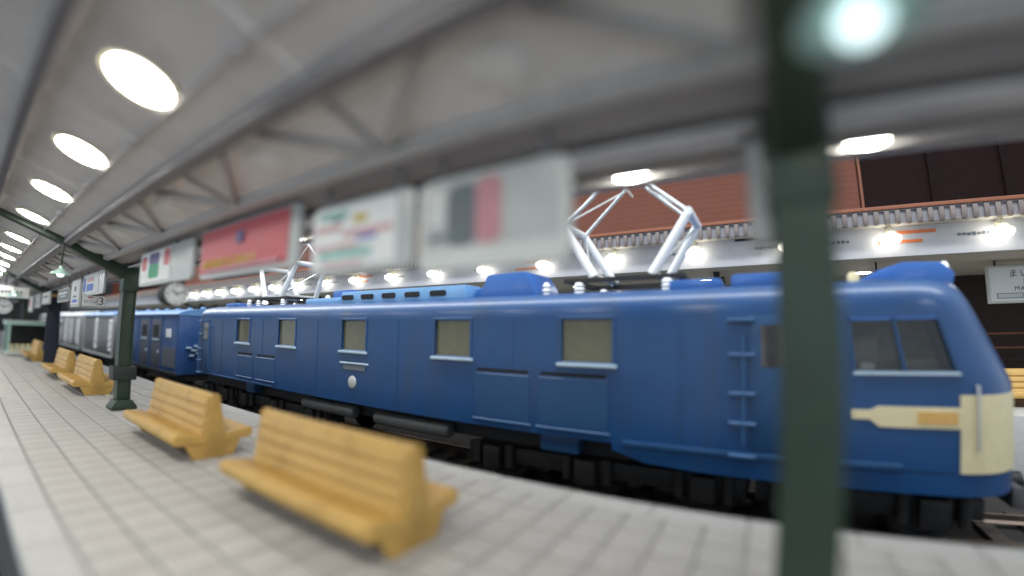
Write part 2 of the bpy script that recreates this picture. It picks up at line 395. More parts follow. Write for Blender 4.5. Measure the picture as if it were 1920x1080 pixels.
# lit lamps set into the wings
def lamp_meshes(rad, axis, dome=.030):
    ring = MB().lathe([(rad*1.0,-.012),(rad*1.08,-.016),(rad*1.16,-.008),(rad*1.18,.006),(rad*1.0,.006)], 28, axis=axis).mesh('lamp_ring', 'lamp_ring', smooth=40)
    lens = MB().lathe([(0,-dome),(rad*.35,-dome*.96),(rad*.62,-dome*.82),(rad*.85,-dome*.56),(rad*.96,-dome*.3),(rad*.99,0)], 28, axis=axis).mesh('lens', 'lens', smooth=50)
    return ring, lens
axl = Vector((.35, 0, 1)).normalized(); axr = Vector((-.285, 0, 1)).normalized()
ml = lamp_meshes(.150, axl); mr_ = lamp_meshes(.100, axr, .045)
yl = [.88, 2.09, 3.27, 4.48, 5.76, 7.45, 8.68, 9.83, 11.1, 12.3, 13.5, 14.9, 16.2, 17.5, 18.8]
for i, y in enumerate([-.33]+yl):
    lab = ('lit round lamp overhead, just outside the top of the picture', 'lit round lamp nearly above the camera, outside the picture')[i] if i < 2 else ORD[i-2]+' lit lamp from the near end of the row left of the ridge beam'
    t = thing('canopy_lamp', lab, 'lamp', (.42, y, WZ(.42)), 'lit lamps in the canopy row over the walkway')
    link('lamp_ring', ml[0], t); link('lens', ml[1], t)
yr = [-1.95, -.545, .635, 2.02, 3.05, 4.08, 5.35, 6.65, 8.0]
for i, y in enumerate(yr):
    lab = ['lit lamp under the canopy edge right of the picture', 'half hidden lit lamp just right of the near column', 'bright oval lamp above the raised pantograph', 'lamp under the canopy between the white and the grey posters',
           'lamp hidden behind the pastel poster', 'small lit lamp beside the red poster', 'small lit lamp beside the flag poster', 'small lamp behind the collared column', 'far small lamp over the blue van'][i]
    t = thing('canopy_lamp', lab, 'lamp', (2.33, y, RZ(2.33)), 'lit lamps in the canopy wing over the train')
    link('lamp_ring', mr_[0], t); link('lens', mr_[1], t)

# ------------------------------------------------------------------ hanging posters along the column line (board faces the walkway, x-)
def rrect(y0, y1, z0, z1, r, n=5):
    P = []
    for cy, cz, a0 in ((y1-r, z0+r, -90), (y1-r, z1-r, 0), (y0+r, z1-r, 90), (y0+r, z0+r, 180)):
        for k in range(n+1):
            a = math.radians(a0+90*k/n); P.append((cy+r*math.cos(a), cz+r*math.sin(a)))
    return P
def poster(y0, y1, z0, z1, label, sheet, m0=.05, m1=.05, mb=.03, prints=(), x=1.45, cat='poster', frame='acrylic'):
    """y0<y1 in the world; prints: (mat, u0,u1,v0,v1) with u from the near end (right) leftwards, v from the bottom"""
    if x == 1.45:                        # hung under the wing on the walkway side of the columns
        f_ = 1.27/1.45; x = 1.27; y0 *= f_; y1 *= f_; z0 = 1+(z0-1)*f_; z1 = 1+(z1-1)*f_
    t = thing('hanging_poster', label, cat, (x, (y0+y1)/2, z0))
    h, hw = z1-z0, (y1-y0)/2
    MB().prism(rrect(-hw, hw, 0, h, .05), -.014, .014, 'x').build('board', frame, t, bevel=.003, seg=1)
    a, b_, c, d = -hw+m0, hw-m1, mb, h-.02
    sh = MB().prism(rrect(a, b_, c, d, .02), -.018, -.0145, 'x').build('sheet', sheet, t)
    for k, (mm_, u0, u1, v0, v1) in enumerate(prints):
        MB().prism(rrect(a+(b_-a)*u0, a+(b_-a)*u1, c+(d-c)*v0, c+(d-c)*v1, min((b_-a)*(u1-u0), (d-c)*(v1-v0))*.3), -.0198-.0004*k, -.0182, 'x').build('print', mm_, sh)
    for yy in (-hw*.7, hw*.7):
        MB().box(-.006, .006, yy-.012, yy+.012, h-.002, max((WZ(x)-.012 if x < 1.4 else 1.70)-z0, h+.006)).build('hanger', 'canopy_beam', t)
    return t
def strokes(u0, u1, v0, v1, n, m):
    out = []
    w_ = (u1-u0)/n
    for k in range(n):
        a = u0+w_*k
        for q in range(3):
            x_, y_ = random.uniform(0, .5), random.uniform(0, .6)
            if q % 2: out.append((m, a+w_*.1, a+w_*.85, v0+(v1-v0)*y_, v0+(v1-v0)*(y_+.22)))
            else: out.append((m, a+w_*x_, a+w_*(x_+.22), v0, v1))
    return out
poster(4.12, 5.72, 1.40, 1.77, 'white poster with dark red, green and red patches above the round clock', 'white', .5, .06, .03,
       [('red', .02, .20, .45, .98), ('violet_print', .36, .70, .55, .95), ('green_print', .36, .70, .12, .58), ('red', .80, .97, .42, .9)])
poster(2.40, 3.93, 1.375, 1.79, 'red poster with a line of yellow lettering hanging under the canopy', 'red', .10, .02, .035,
       strokes(.30, .96, .12, .30, 9, 'yellow')+[('violet_print', .44, .52, .55, .80), ('pink', .05, .9, .02, .09)])
poster(1.42, 2.25, 1.30, 1.70, 'pale poster with pastel green, pink and blue print', 'white', .10, .02, .03,
       [('teal_print', .55, .93, .80, .93), ('teal_print', .25, .9, .14, .28), ('rose_print', .04, .60, .47, .58), ('blue_print', .20, .42, .40, .46), ('rose_print', .62, .96, .60, .70),
        ('yellow', .32, .48, .68, .80), ('rose_print', .40, .96, .30, .37), ('grey_ink', .60, .76, .76, .81), ('rose_print', .35, .85, .03, .08)])
poster(.62, 1.38, 1.265, 1.69, 'large grey poster with dark block and pink stripe nearest the camera', 'acrylic', .04, .03, .09,
       [('slate', .56, .80, .0, .92), ('pink', .38, .57, .0, .96), ('slate', .80, .96, .10, .20), ('offwhite', .82, .96, .35, .9)], frame='offwhite')
poster(7.5, 9.05, 1.40, 1.74, 'white poster with a blue square and blue stripe left of the collared column', 'offwhite', .3, .04, .03,
       [('blue_print', .30, .72, .12, .50), ('rose_print', .30, .72, .62, .85), ('blue_print', .82, .97, .08, .9)])
poster(9.25, 10.15, 1.24, 1.72, 'narrow pale poster with small dark print next to the blue square poster', 'offwhite', .05, .05, .04,
       [('grey_ink', .4, .6, .55, .75), ('blue_print', .2, .8, .08, .2), ('grey_ink', .3, .7, .3, .36)])
poster(10.4, 11.8, 1.36, 1.62, 'grey poster by the navy-wrapped column', 'slate', .05, .05, .03, [('offwhite', .1, .9, .55, .75), ('offwhite', .2, .7, .3, .42)])
poster(13.0, 14.4, 1.36, 1.66, 'far pale poster just past the navy-wrapped column', 'offwhite', .05, .05, .03, [('grey_ink', .2, .8, .5, .7)])
poster(14.8, 16.0, 1.30, 1.66, 'far grey poster second past the navy-wrapped column', 'acrylic', .05, .05, .03, [('grey_ink', .2, .8, .3, .4)])
poster(16.6, 17.6, 1.20, 1.66, 'farthest narrow white and red poster behind the clock', 'offwhite', .05, .05, .03, [('red', .5, .9, .3, .9)])
# pale narrow board beside the near column
poster(-.055, .015, 1.27, 1.655, 'narrow pale board hanging against the near column', 'offwhite', .008, .008, .01, x=1.52)

# ------------------------------------------------------------------ clocks and small signs (faces toward y-)
def clock(x, y, z, r, label):
    t = thing('platform_clock', label, 'clock', (x, y, z), 'round platform clocks')
    MB().lathe([(r*.97,-.055),(r*1.03,-.05),(r*1.10,-.035),(r*1.12,0),(r*1.10,.11),(r*1.0,.12)], 36, axis=(0,1,0)).build('case', 'black', t, smooth=40)
    f = MB().lathe([(r*.98,-.058),(r*.98,-.052)], 36, axis=(0,1,0)).build('dial', 'clock_face', t)
    for k in range(12):
        a = math.radians(30*k); b = MB(); l0, l1, wd = (r*.70 if k % 3 else r*.64), r*.88, r*(.035 if k % 3 else .055)
        q = [(math.sin(a)*l+math.cos(a)*s_*wd, math.cos(a)*l-math.sin(a)*s_*wd) for l, s_ in ((l0,-1),(l0,1),(l1,1),(l1,-1))]
        b.prism(q, -.0605, -.0582).build('hour_mark', 'ink', f)
    for a, l, wd in ((-58, .55, .055), (68, .80, .04)):
        a = math.radians(a); q = [(math.sin(a)*ll*r+math.cos(a)*s_*wd*r, math.cos(a)*ll*r-math.sin(a)*s_*wd*r) for ll, s_ in ((-.12,-1),(-.12,1),(l,.7),(l,-.7))]
        MB().prism(q, -.064, -.061).build('hand', 'ink', f)
    MB().box(-.012, .012, .02, .05, r*1.08, max(WZ(x)-.01-z, .12)).build('hanger', 'black', t)
    return t
clock(1.28, 4.02, 1.25, .093, 'round black-rimmed clock hanging below the flag-coloured poster')
clock(.61, 12.9, 1.24, .155, 'round clock under the white sign at the left edge')
def hsign(x, y, z, wd, h, label, marks, frame='offwhite'):
    t = thing('hanging_sign', label, 'sign', (x, y, z))
    MB().box(-wd/2, wd/2, -.02, .02, -h/2, h/2).build('sign_box', frame, t, bevel=.008)
    f = MB().box(-wd/2+.012, wd/2-.012, -.024, -.0205, -h/2+.012, h/2-.012).build('face', 'white', t)
    for k, sx in enumerate((-1, 1)):
        MB().box(sx*wd*.4-.006, sx*wd*.4+.006, -.006, .006, h/2, h/2+.16).build('hanger', 'black', t)
    marks(t, f)
    return t
RY = (math.radians(90), 0, 0)
def m3(t, f):
    text('numeral', '3', .15, 'ink', t, (.085, -.0245, 0), RY, .0015)
    text('lettering', 'のりば', .055, 'grey_ink', t, (-.045, -.0245, -.012), RY, .0015)
    MB().box(.038, .043, -.0258, -.0242, -.06, .06).build('divider', 'ink', f)
    MB().box(-.08, -.01, -.0258, -.0242, .042, .056).build('red_mark', 'red', f)
hsign(1.372, 7.7, 1.285, .285, .155, 'white sign with the numeral 3 beside the collared column', m3)
def mk(t, f):
    for k in range(6):
        MB().box(-.20+.065*k, -.155+.065*k, -.0258, -.0242, -.035+.01*(k % 2), .03).build('lettering', 'grey_ink', f)
    MB().box(-.22, .2, -.0258, -.0242, -.075, -.06).build('underline', 'teal_print', f)
hsign(.72, 12.6, 1.545, .60, .24, 'white sign with grey lettering above the far clock', mk)
hsign(.68, 14.5, 1.78, .30, .11, 'small white sign high behind the lettered sign', lambda t, f: None)

# ------------------------------------------------------------------ kiosk at the far end
kx0, kx1, ky = .90, 2.10, 16.3
k = thing('kiosk', 'pale green framed kiosk with dark interior at the far end of the platform', 'kiosk', ((kx0+kx1)/2, ky, 0))
hw = (kx1-kx0)/2
for sx in (-1, 1):
    for yy in (0, 1.2):
        MB().box(sx*(hw-.035)-.035, sx*(hw-.035)+.035, yy-.035, yy+.035, 0, .83).build('post', 'kiosk_green', k, bevel=.008)
MB().box(-hw-.04, hw+.04, -.06, 1.3, .83, .93).build('fascia', 'kiosk_green', k, bevel=.01)
MB().box(-hw-.06, hw+.06, -.08, 1.34, .93, .955).build('roof', 'offwhite', k, bevel=.006)
MB().box(-hw+.02, hw-.02, 1.0, 1.04, 0, .83).build('back_panel', 'kiosk_dark', k)
MB().box(hw-.03, hw-.01, .04, 1.16, 0, .83).build('side_panel', 'kiosk_dark', k)
MB().box(-hw-.02, hw+.02, -.14, .25, .03, .12).build('counter', 'offwhite', k, bevel=.008)
MB().box(-hw+.05, hw-.05, .02, .25, .12, .23).build('step_shelf', 'offwhite', k, bevel=.006)
for c_ in range(8):
    for r_ in range(2):
        t = thing('snack_box', ORD[c_]+(' yellow box from the left in the lower front row on the kiosk counter' if r_ == 0 else ' yellow box from the left in the upper back row on the kiosk counter'), 'box', (kx0+.12+.125*c_, ky-.07+.15*r_, .121+.11*r_), 'yellow boxes on the kiosk counter')
        MB().box(-.045, .045, -.04, .04, 0, .085).build('carton', 'snack', t, bevel=.006)
        MB().box(-.03, .03, -.0425, -.0405, .02, .055).build('carton_label', 'white', t)

# ------------------------------------------------------------------ track under the train
CX, W, TX = 4.54, .86, 3.68
for nm, cx, lab in (('railway_track', CX, 'dark railway track under the blue locomotive'), ('railway_track', -1.15, 'dark railway track at the near side of the platform')):
    t = thing(nm, lab, 'track', (cx, 0, -.74))
    for sx in (-1, 1):
        MB().prism([(sx*.33-.04, .05), (sx*.33+.04, .05), (sx*.33+.01, .07), (sx*.33+.022, .12), (sx*.33-.022, .12), (sx*.33-.01, .07)], -8.9, 50).build('rail', 'rail', t)
    me = MB().box(-.65, .65, -.07, .07, -.02, .049).mesh('sleeper', 'sleeper')
    for j in range(-24, 100): link('sleeper', me, t, (0, .38*j, 0))

# ------------------------------------------------------------------ the blue locomotive
YN, YR = -1.84, 10.35
def wf(d, R=.62, p=2.6): return 1.0 if d >= R else max(1e-3, (1-(1-max(d, 0)/R)**p))**(1/p)
def lean(z, f=.46): return max(0, z-.62)*f
Z0 = .036
PROF = [(1,Z0),(1,.2),(1,.4),(1,.62),(1,.75),(1,.9),(1,1.05),(1,1.155),(.994,1.205),(.982,1.248),(.962,1.286),(.932,1.320),(.885,1.350),(.80,1.378),(.65,1.400),(.45,1.418),(.22,1.430),(0,1.434)]
def ring(d, front=True):
    q = wf(d); R_ = []
    full = [(-a, z) for a, z in PROF]+[(a, z) for a, z in PROF[::-1][1:]]
    for a, z in full:
        zz = z-(1-q)*.10 if z > 1.1 else z
        y = (YN+d+lean(zz, .46)*max(0, 1-d/1.4)) if front else (YR-d-lean(zz, .25)*max(0, 1-d/1.2))
        R_.append((a*W*q, y, zz))
    return R_
loco = thing('electric_locomotive', 'blue electric locomotive with cream nose and raised pantographs beside the platform', 'locomotive', (CX, 0, 0))
ds = [.0, .006, .02, .045, .08, .13, .19, .27, .37, .48, .62, .9, 1.2, 1.5]
body = MB().loft([ring(d) for d in ds]+[ring(d, False) for d in ds[::-1]]).build('body', 'blue', loco, smooth=38)
def side_patch(name, m, d0, d1, z0, z1, off, parent, n=14, taper=None):
    """a thin skin lying on the near side of the nose; d measured from the nose tip"""
    rings = []
    for i in range(n+1):
        d = d0+(d1-d0)*(i/n)**1.6 if d0 < .4 else d0+(d1-d0)*i/n
        za, zb = z0, z1
        if taper: za, zb = taper(d, z0, z1)
        r_ = []
        for j in range(7):
            z = za+(zb-za)*j/6; q = wf(d); o = off
            r_.append((-(W*q+o*(.3+.7*q)), YN+d+lean(z)*max(0, 1-d/1.4)-o*(1-q)*2, z))
        r_ += [(-(W*wf(d)+min(-.01, off-.006)), p_[1], p_[2]) for p_ in r_[::-1]]
        rings.append(r_)
    return MB().loft(rings).build(name, m, parent, smooth=40)
cream = side_patch('cream_nose', 'cream', .004, .53, .03, .56, .006, loco, 18)
# the far side's half of the nose paint
def mirror_patch(o, parent):
    me = o.data.copy()
    for v in me.vertices: v.co.x *= -1
    me.flip_normals(); n = link(o.name.split('.')[0], me, parent); return n
mirror_patch(cream, loco)
side_patch('nose_stripe', 'cream', .51, 1.22, .33, .475, .007, loco, 12, lambda d, a, b: (a+(.05 if d > 1.1 else 0), b-(.03 if d > 1.1 else 0)))
side_patch('nose_stripe_end', 'orange', .55, .80, .36, .445, .011, loco, 6)
def carve(target, mb):
    me = mb.mesh('recess', 'slot')
    c = bpy.data.objects.new('recess', me); col.objects.link(c); c.matrix_world = Matrix.Translation(loco.location)
    bpy.context.view_layer.update()
    md = target.modifiers.new('carve', 'BOOLEAN'); md.operation = 'DIFFERENCE'; md.object = c; md.solver = 'EXACT'
    bpy.context.view_layer.update()
    new = bpy.data.meshes.new_from_object(target.evaluated_get(bpy.context.evaluated_depsgraph_get()))
    target.modifiers.clear(); target.data = new; bpy.data.objects.remove(c)
    new.shade_smooth(); new.set_sharp_from_angle(angle=math.radians(38))
def nose_pt(d, z, o): return (-(W*wf(d)+o), YN+d+lean(z)*max(0, 1-d/1.4), z)
rings_ = []
for i_ in range(9):
    d_ = .50+.70*i_/8
    rings_.append([nose_pt(d_, .72, .03), nose_pt(d_, .90, .03), nose_pt(d_, 1.08, .03), nose_pt(d_, 1.08, -.42), nose_pt(d_, .90, -.42), nose_pt(d_, .72, -.42)])
carve(body, MB().loft(rings_))
for y in (7.83, 6.34, 4.68, 3.0, 1.445): carve(body, MB().box(-W-.03, -W+.045, y-.245, y+.245, .735, 1.125))
cw = side_patch('cab_window', 'glass', .49, 1.21, .71, 1.09, -.012, loco, 10)
# things seen inside the cab
MB().box(-.62, -.48, -.86, -.68, .60, .98).build('driver_seat', 'cab_inside', loco, bevel=.03)
MB().box(-.72, -.55, -1.22, -.98, .55, .80).build('control_desk', 'cab_pale', loco, bevel=.02)
MB().box(-.74, -.66, -.80, -.70, .70, .77).build('brake_stand', 'white', loco, bevel=.015)
MB().box(-.50, -.46, -1.30, -.60, .66, 1.12).build('cab_bulkhead', 'cab_pale', loco)
for dd in (.50, .84, 1.18):
    side_patch('window_bar', 'blue_panel', dd, dd+.022, .70, 1.10, .012, cw, 3)
side_patch('window_sill', 'sill', .50, 1.20, .695, .718, .014, cw, 8)
side_patch('window_head', 'roof_blue', .50, 1.20, 1.082, 1.10, .012, cw, 8)
# body-side windows
def side_window(y, wd=.245, z0=.735, z1=1.125):
    b = MB()
    for a in ((-wd-.03, -wd, z0-.03, z1+.03), (wd, wd+.03, z0-.03, z1+.03), (-wd, wd, z1, z1+.03), (-wd, wd, z0-.03, z0)): b.box(-.010, .012, a[0], a[1], a[2], a[3])
    o = b.build('window', 'blue', loco, (-W, y, 0), bevel=.003, seg=1)
    MB().box(.026, .034, -wd, wd, z0, z1).build('pane', 'pane', o)
    MB().box(-.030, .0, -wd-.045, wd+.045, z0-.045, z0-.012).build('sill', 'sill', o, bevel=.006)
for y in (7.83, 6.34, 4.68, 3.0, 1.445): side_window(y)
# lower access panels with a dark drip groove above
for ya, yb, z0, z1 in ((7.42, 8.0, .15, .50), (6.66, 7.28, .15, .50), (2.03, 2.68, .13, .58), (1.24, 1.93, .13, .58)):
    p = MB().box(-.010, .01, ya, yb, z0, z1).build('access_panel', 'blue_panel', loco, (-W, 0, 0), bevel=.004, seg=1)
    MB().box(-.004, .01, ya+.02, yb-.02, z1+.018, z1+.05).build('groove', 'slot', p)
    MB().box(-.022, .0, ya-.02, yb+.02, z0-.035, z0-.012).build('ledge', 'step_blue', p, bevel=.004, seg=1)
MB().box(-.016, .0, 4.36, 4.94, .548, .572).build('plate_ledge', 'sill', loco, (-W, 0, 0), bevel=.004, seg=1)
MB().box(-.010, .0, 4.42, 4.88, .47, .535).build('number_plate', 'slate', loco, (-W, 0, 0), bevel=.004, seg=1)
MB().lathe([(0,-.014),(.06,-.013),(.078,-.008),(.082,.0)], 20, axis=(1,0,0), o=(-W-.001, 4.68, .315)).build('maker_plate', 'acrylic', loco, smooth=40)
for y in (.62, 2.22, 3.84, 5.5, 7.1, 8.7):
    MB().box(-.004, .0, y-.006, y+.006, .06, 1.13).build('panel_seam', 'blue_panel', loco, (-W, 0, 0))
# cab doors with handrails and steps
for y in (-.12, 9.45):
    dr = MB().box(-.012, .01, y-.20, y+.20, .10, 1.13).build('cab_door', 'blue_panel', loco, (-W, 0, 0), bevel=.006)
    MB().box(-.016, -.0125, y-.12, y+.12, .74, 1.06).build('pane', 'cab_pane', dr)
    for sy in (-1, 1):
        MB().cyl((-.04, y+sy*.25, .14), (-.04, y+sy*.25, .98), .010, n=8).build('handrail', 'step_blue', dr, smooth=40)
        for z in (.14, .98): MB().cyl((-.04, y+sy*.25, z), (.005, y+sy*.25, z), .010, n=8).build('rail_bracket', 'step_blue', dr, smooth=40)
    for z in (.05, .30, .53, .83, 1.10): MB().box(-.05, .0, y+.16, y+.36, z-.012, z+.012).build('step', 'step_blue', loco, (-W, 0, 0), bevel=.004, seg=1)
MB().box(-.02, .0, -.95, 1.1, .03, .075).build('side_ledge', 'blue_panel', loco, (-W, 0, 0), bevel=.006)
MB().box(-.022, .0, 6.7, 9.2, .05, .075).build('side_ledge', 'blue_panel', loco, (-W, 0, 0), bevel=.006)
skirt = side_patch('front_skirt', 'blue', .004, 1.75, -.13, .034, -.004, loco, 18)
mirror_patch(skirt, loco)
MB().prism([(.3,.034),(1.2,.034),(1.2,-.02),(.9,-.10),(.5,-.12),(-.1,-.13),(-.1,.034)], -.01, .01, 'x').build('skirt_end', 'blue', loco, (-W+.008, 0, 0))
# roof gear
du = MB().box(-.62, -.30, 3.02, 5.3, 1.36, 1.545).build('roof_duct', 'pale_blue', loco, bevel=.02)
for q in range(5):
    yy = 3.30+.43*q
    MB().prism(rrect(yy, yy+.26, 1.425, 1.495, .03), -.630, -.6195, 'x').build('duct_slot', 'slot', du)
MB().box(-.55, -.2, 5.45, 6.35, 1.37, 1.48).build('roof_box', 'pale_blue', loco, bevel=.03)
MB().box(-.45, .2, 5.3, 5.75, 1.38, 1.60).build('roof_hatch', 'roof_blue', loco, bevel=.03)
MB().prism([(2.15,1.37),(3.0,1.37),(2.95,1.50),(2.85,1.52),(2.80,1.66),(2.30,1.67),(2.20,1.52)], -.5, .15, 'x').build('roof_ventilator', 'roof_blue', loco, bevel=.025)
MB().box(-.60, -.1, .3, .75, 1.36, 1.475).build('roof_box', 'roof_blue', loco, bevel=.03)
MB().box(-.60, .2, -.55, .22, 1.36, 1.50).build('roof_box', 'roof_blue', loco, bevel=.04)
MB().box(-.50, .1, 8.9, 9.5, 1.37, 1.48).build('roof_hatch', 'roof_blue', loco, bevel=.05)
hb = MB().prism([(-1.48,1.28),(-.85,1.36),(-.75,1.40),(-.95,1.50),(-1.15,1.56),(-1.42,1.55),(-1.52,1.46)], -.34, .34, 'x').build('headlamp_housing', 'roof_blue', loco, bevel=.04)
MB().lathe([(.0,.0),(.10,.0),(.115,-.02),(.12,-.05),(.10,-.05)], 20, axis=(0,1,0), o=(0,-1.50,1.47)).build('headlamp', 'white', hb, smooth=40)
MB().lathe([(0,.05),(.03,.045),(.045,.02),(.045,-.03)], 14, o=(-.55,-.72,1.42)).build('roof_whistle', 'cream', loco, smooth=40)
for yy in (2.08, 5.1, 5.95, 8.6):
    MB().lathe([(.03,-.02),(.05,0),(.03,.03),(.05,.05),(.03,.08),(.045,.10),(.02,.14)], 12, o=(-.40, yy, 1.40)).build('insulator', 'white', loco, smooth=50)
def pantograph(yc):
    p = MB().box(-.42, -.36, yc-.62, yc+.62, 1.52, 1.565).box(.36, .42, yc-.62, yc+.62, 1.52, 1.565).box(-.36, .36, yc-.60, yc-.54, 1.52, 1.565).box(-.36, .36, yc+.54, yc+.60, 1.52, 1.565).build('pantograph', 'black', loco)
    for sx in (-1, 1):
        for sy in (-1, 1):
            MB().lathe([(.05,1.38),(.065,1.41),(.045,1.43),(.065,1.45),(.045,1.47),(.06,1.49),(.04,1.52)], 12, o=(sx*.39, yc+sy*.45, 0)).build('insulator', 'white', p, smooth=50)
            MB().cyl((sx*.36, yc+sy*.30, 1.57), (sx*.30, yc+sy*.66, 2.17), .050, .042, 12).build('lower_arm', 'white', p, smooth=40)
            MB().cyl((sx*.30, yc+sy*.66, 2.17), (sx*.24, yc+sy*.12, 2.66), .024, .018, 10).build('upper_arm', 'steel', p, smooth=40)
    for sy in (-1, 1):
        MB().cyl((-.34, yc+sy*.66, 2.17), (.34, yc+sy*.66, 2.17), .045, n=12).build('knee_tube', 'white', p, smooth=40)  # white, not steel: overexposed glare on the knees put into the colour
        MB().cyl((-.36, yc+sy*.30, 1.59), (.36, yc+sy*.30, 1.59), .035, n=10).build('pivot_tube', 'steel', p, smooth=40)
        MB().cyl((-.36, yc+sy*.34, 1.63), (.30, yc+sy*.64, 2.13), .013, n=8).build('lower_cross_stay', 'steel', p, smooth=40)
        MB().cyl((-.30, yc+sy*.64, 2.19), (.24, yc+sy*.14, 2.64), .010, n=8).build('upper_cross_stay', 'steel', p, smooth=40)
        pts = [(-.54,-.012),(-.48,0),(.48,0),(.54,-.012)]
        hd = MB()
        for a, b_ in zip(pts, pts[1:]): hd.cyl((a[0], yc+sy*.12, 2.69+a[1]), (b_[0], yc+sy*.12, 2.69+b_[1]), .018, n=8)
        hd.build('contact_strip', 'steel', p, smooth=40)
    return p
pantograph(1.25); pantograph(7.75)
# running gear
MB().box(-.62, .62, -1.4, 9.9, -.16, .034).build('underframe', 'black', loco)
for yc, ws in ((1.5, (-1.05, 0, 1.05)), (6.9, (-1.05, 0, 1.05)), (-.75, (-.45, .45)), (9.2, (-.45, .45))):
    bg = MB().box(-.3, .3, yc+ws[0]-.2, yc+ws[-1]+.2, -.30, -.18).build('bogie', 'bogie', loco, bevel=.01)
    for sx in (-1, 1): MB().box(sx*.62-.04, sx*.62+.04, yc+ws[0]-.34, yc+ws[-1]+.34, -.36, -.20).build('side_frame', 'bogie', bg, bevel=.01)
    for w_ in ws:
        r_ = .34 if len(ws) == 3 else .26
        for sx in (-1, 1):
            MB().lathe([(r_*.2,-.03),(r_*.75,-.02),(r_*.8,-.04),(r_,-.04),(r_,.02),(r_*1.08,.03),(r_*1.08,.05),(0.02,.05)], 28, axis=(-sx,0,0), o=(sx*.40, yc+w_, -.62+r_)).build('wheel', 'bogie', bg, smooth=40)
            MB().box(sx*.70-.05, sx*.70+.05, yc+w_-.10, yc+w_+.10, -.42, -.20).build('axle_box', 'bogie', bg, bevel=.015)
            for e in (-.2, .2): MB().cyl((sx*.69, yc+w_+e, -.40), (sx*.69, yc+w_+e, -.17), .045, n=10).build('spring', 'bogie', bg, smooth=40)
for ya, yb, z in ((4.75, 6.0, -.11), (3.1, 4.35, -.12)):
    MB().lathe([(0,0),(.07,.01),(.085,.05),(.085,yb-ya-.05),(.07,yb-ya-.01),(0,yb-ya)], 18, axis=(0,1,0), o=(-.72, ya, z)).build('air_tank', 'tank', loco, smooth=50)
MB().box(-.78, -.60, 1.55, 1.95, -.14, .034).build('sand_box', 'blue_panel', loco, bevel=.02)
MB().box(-.78, -.60, 7.5, 7.8, -.14, .034).build('sand_box', 'blue_panel', loco, bevel=.02)
for z in (.20, .62): MB().cyl((-.80, -1.42, z), (-.86, -1.42, z), .010, n=8).build('rail_bracket', 'steel', loco, smooth=40)
MB().cyl((-.86, -1.42, .20), (-.86, -1.42, .62), .010, n=8).build('nose_handrail', 'steel', loco, smooth=40)
MB().cyl((0, -2.05, -.22), (0, -1.7, -.22), .07, n=10).build('coupler', 'bogie', loco, smooth=40)
MB().box(-.5, .5, -1.86, -1.78, -.30, -.14).build('buffer_beam', 'tank', loco, bevel=.02)
MB().box(.0, .10, 10.30, 10.36, .28, .42).build('tail_plate', 'cream', loco, (-.62, -.04, 0), bevel=.01)

# ------------------------------------------------------------------ the vans coupled behind
def van(y0, y1, label, m, roof, name, ribs, doors=()):
    t = thing(name, label, 'railway van', (CX, y0, 0)); L = y1-y0
    MB().box(-W+.01, W-.01, 0, L, -.14, 1.235).build('body', m, t, bevel=.012)
    pr = [(-W-.012, 1.225), (-W-.012, 1.255), (-W*.96, 1.29), (-W*.8, 1.335), (-W*.5, 1.385), (0, 1.41), (W*.5, 1.385), (W*.8, 1.335), (W*.96, 1.29), (W+.012, 1.255), (W+.012, 1.225)]
    MB().prism(pr, -.015, L+.015).build('roof', roof, t, smooth=45)
    for yy in ribs: MB().box(-W-.008, -W+.012, yy-.022, yy+.022, -.12, 1.22).build('side_post', m if m != 'silver' else 'offwhite', t, bevel=.004, seg=1)
    MB().box(-W-.012, -W+.012, .0, L, -.15, -.10).build('sole_bar', 'black' if m != 'silver' else 'offwhite', t)
    MB().box(-.6, .6, .05, L-.05, -.30, -.141).build('underframe', 'black', t)
    for yy in (.8, L-.8):
        b = MB().box(-.66, -.58, yy-.55, yy+.55, -.46, -.31).build('bogie', 'bogie', t)
        for e in (-.38, .38):
            for sx in (-1, 1): MB().lathe([(.05,-.03),(.2,-.03),(.26,-.03),(.26,.03),(.05,.03)], 20, axis=(-sx,0,0), o=(sx*.42, yy+e, -.36)).build('wheel', 'bogie', b, smooth=40)
    for yy in [L*(q+.5)/6 for q in range(6)]:
        MB().lathe([(.07,-.03),(.075,.02),(.05,.05),(0,.055)], 12, o=(-.15, yy, 1.40)).build('roof_vent', roof, t, smooth=50)
    return t
v = van(11.12, 16.55, 'blue van with white label coupled behind the locomotive', 'van_blue', 'van_roof', 'parcel_van', (.05, 1.15, 2.05, 3.2, 4.3, 5.38))
MB().box(-W-.012, -W+.02, .50, .80, .70, .90).build('label_plate', 'white', v)
for yy in (1.6, 2.6):
    dd = MB().box(-W-.006, -W+.02, yy-.36, yy+.36, -.05, 1.12).build('door', 'van_grey', v, bevel=.006)
    MB().box(-W-.012, -W, yy-.22, yy+.22, .68, .98).build('pane', 'slot', dd)
    MB().box(-W-.02, -W, yy-.24, yy+.24, .60, .64).build('sill', 'sill', dd)
    MB().box(-W-.02, -W, yy-.30, yy-.20, .30, .36).build('handle', 'sill', dd)
MB().box(-W-.006, -W+.02, .12, 1.06, .0, .45).build('panel', 'van_grey', v)
MB().box(-.3, .5, -.02, .01, .1, 1.15).build('gangway_door', 'blue_panel', v, bevel=.01)
for q, (x_, z_) in enumerate(((-.62, .48), (-.50, .42), (-.40, .35), (-.55, .30), (-.45, .52))):
    MB().box(x_-.05, x_+.05, -.09, .012, z_-.02, z_+.02).build('end_fitting', 'sill', v, bevel=.004, seg=1)
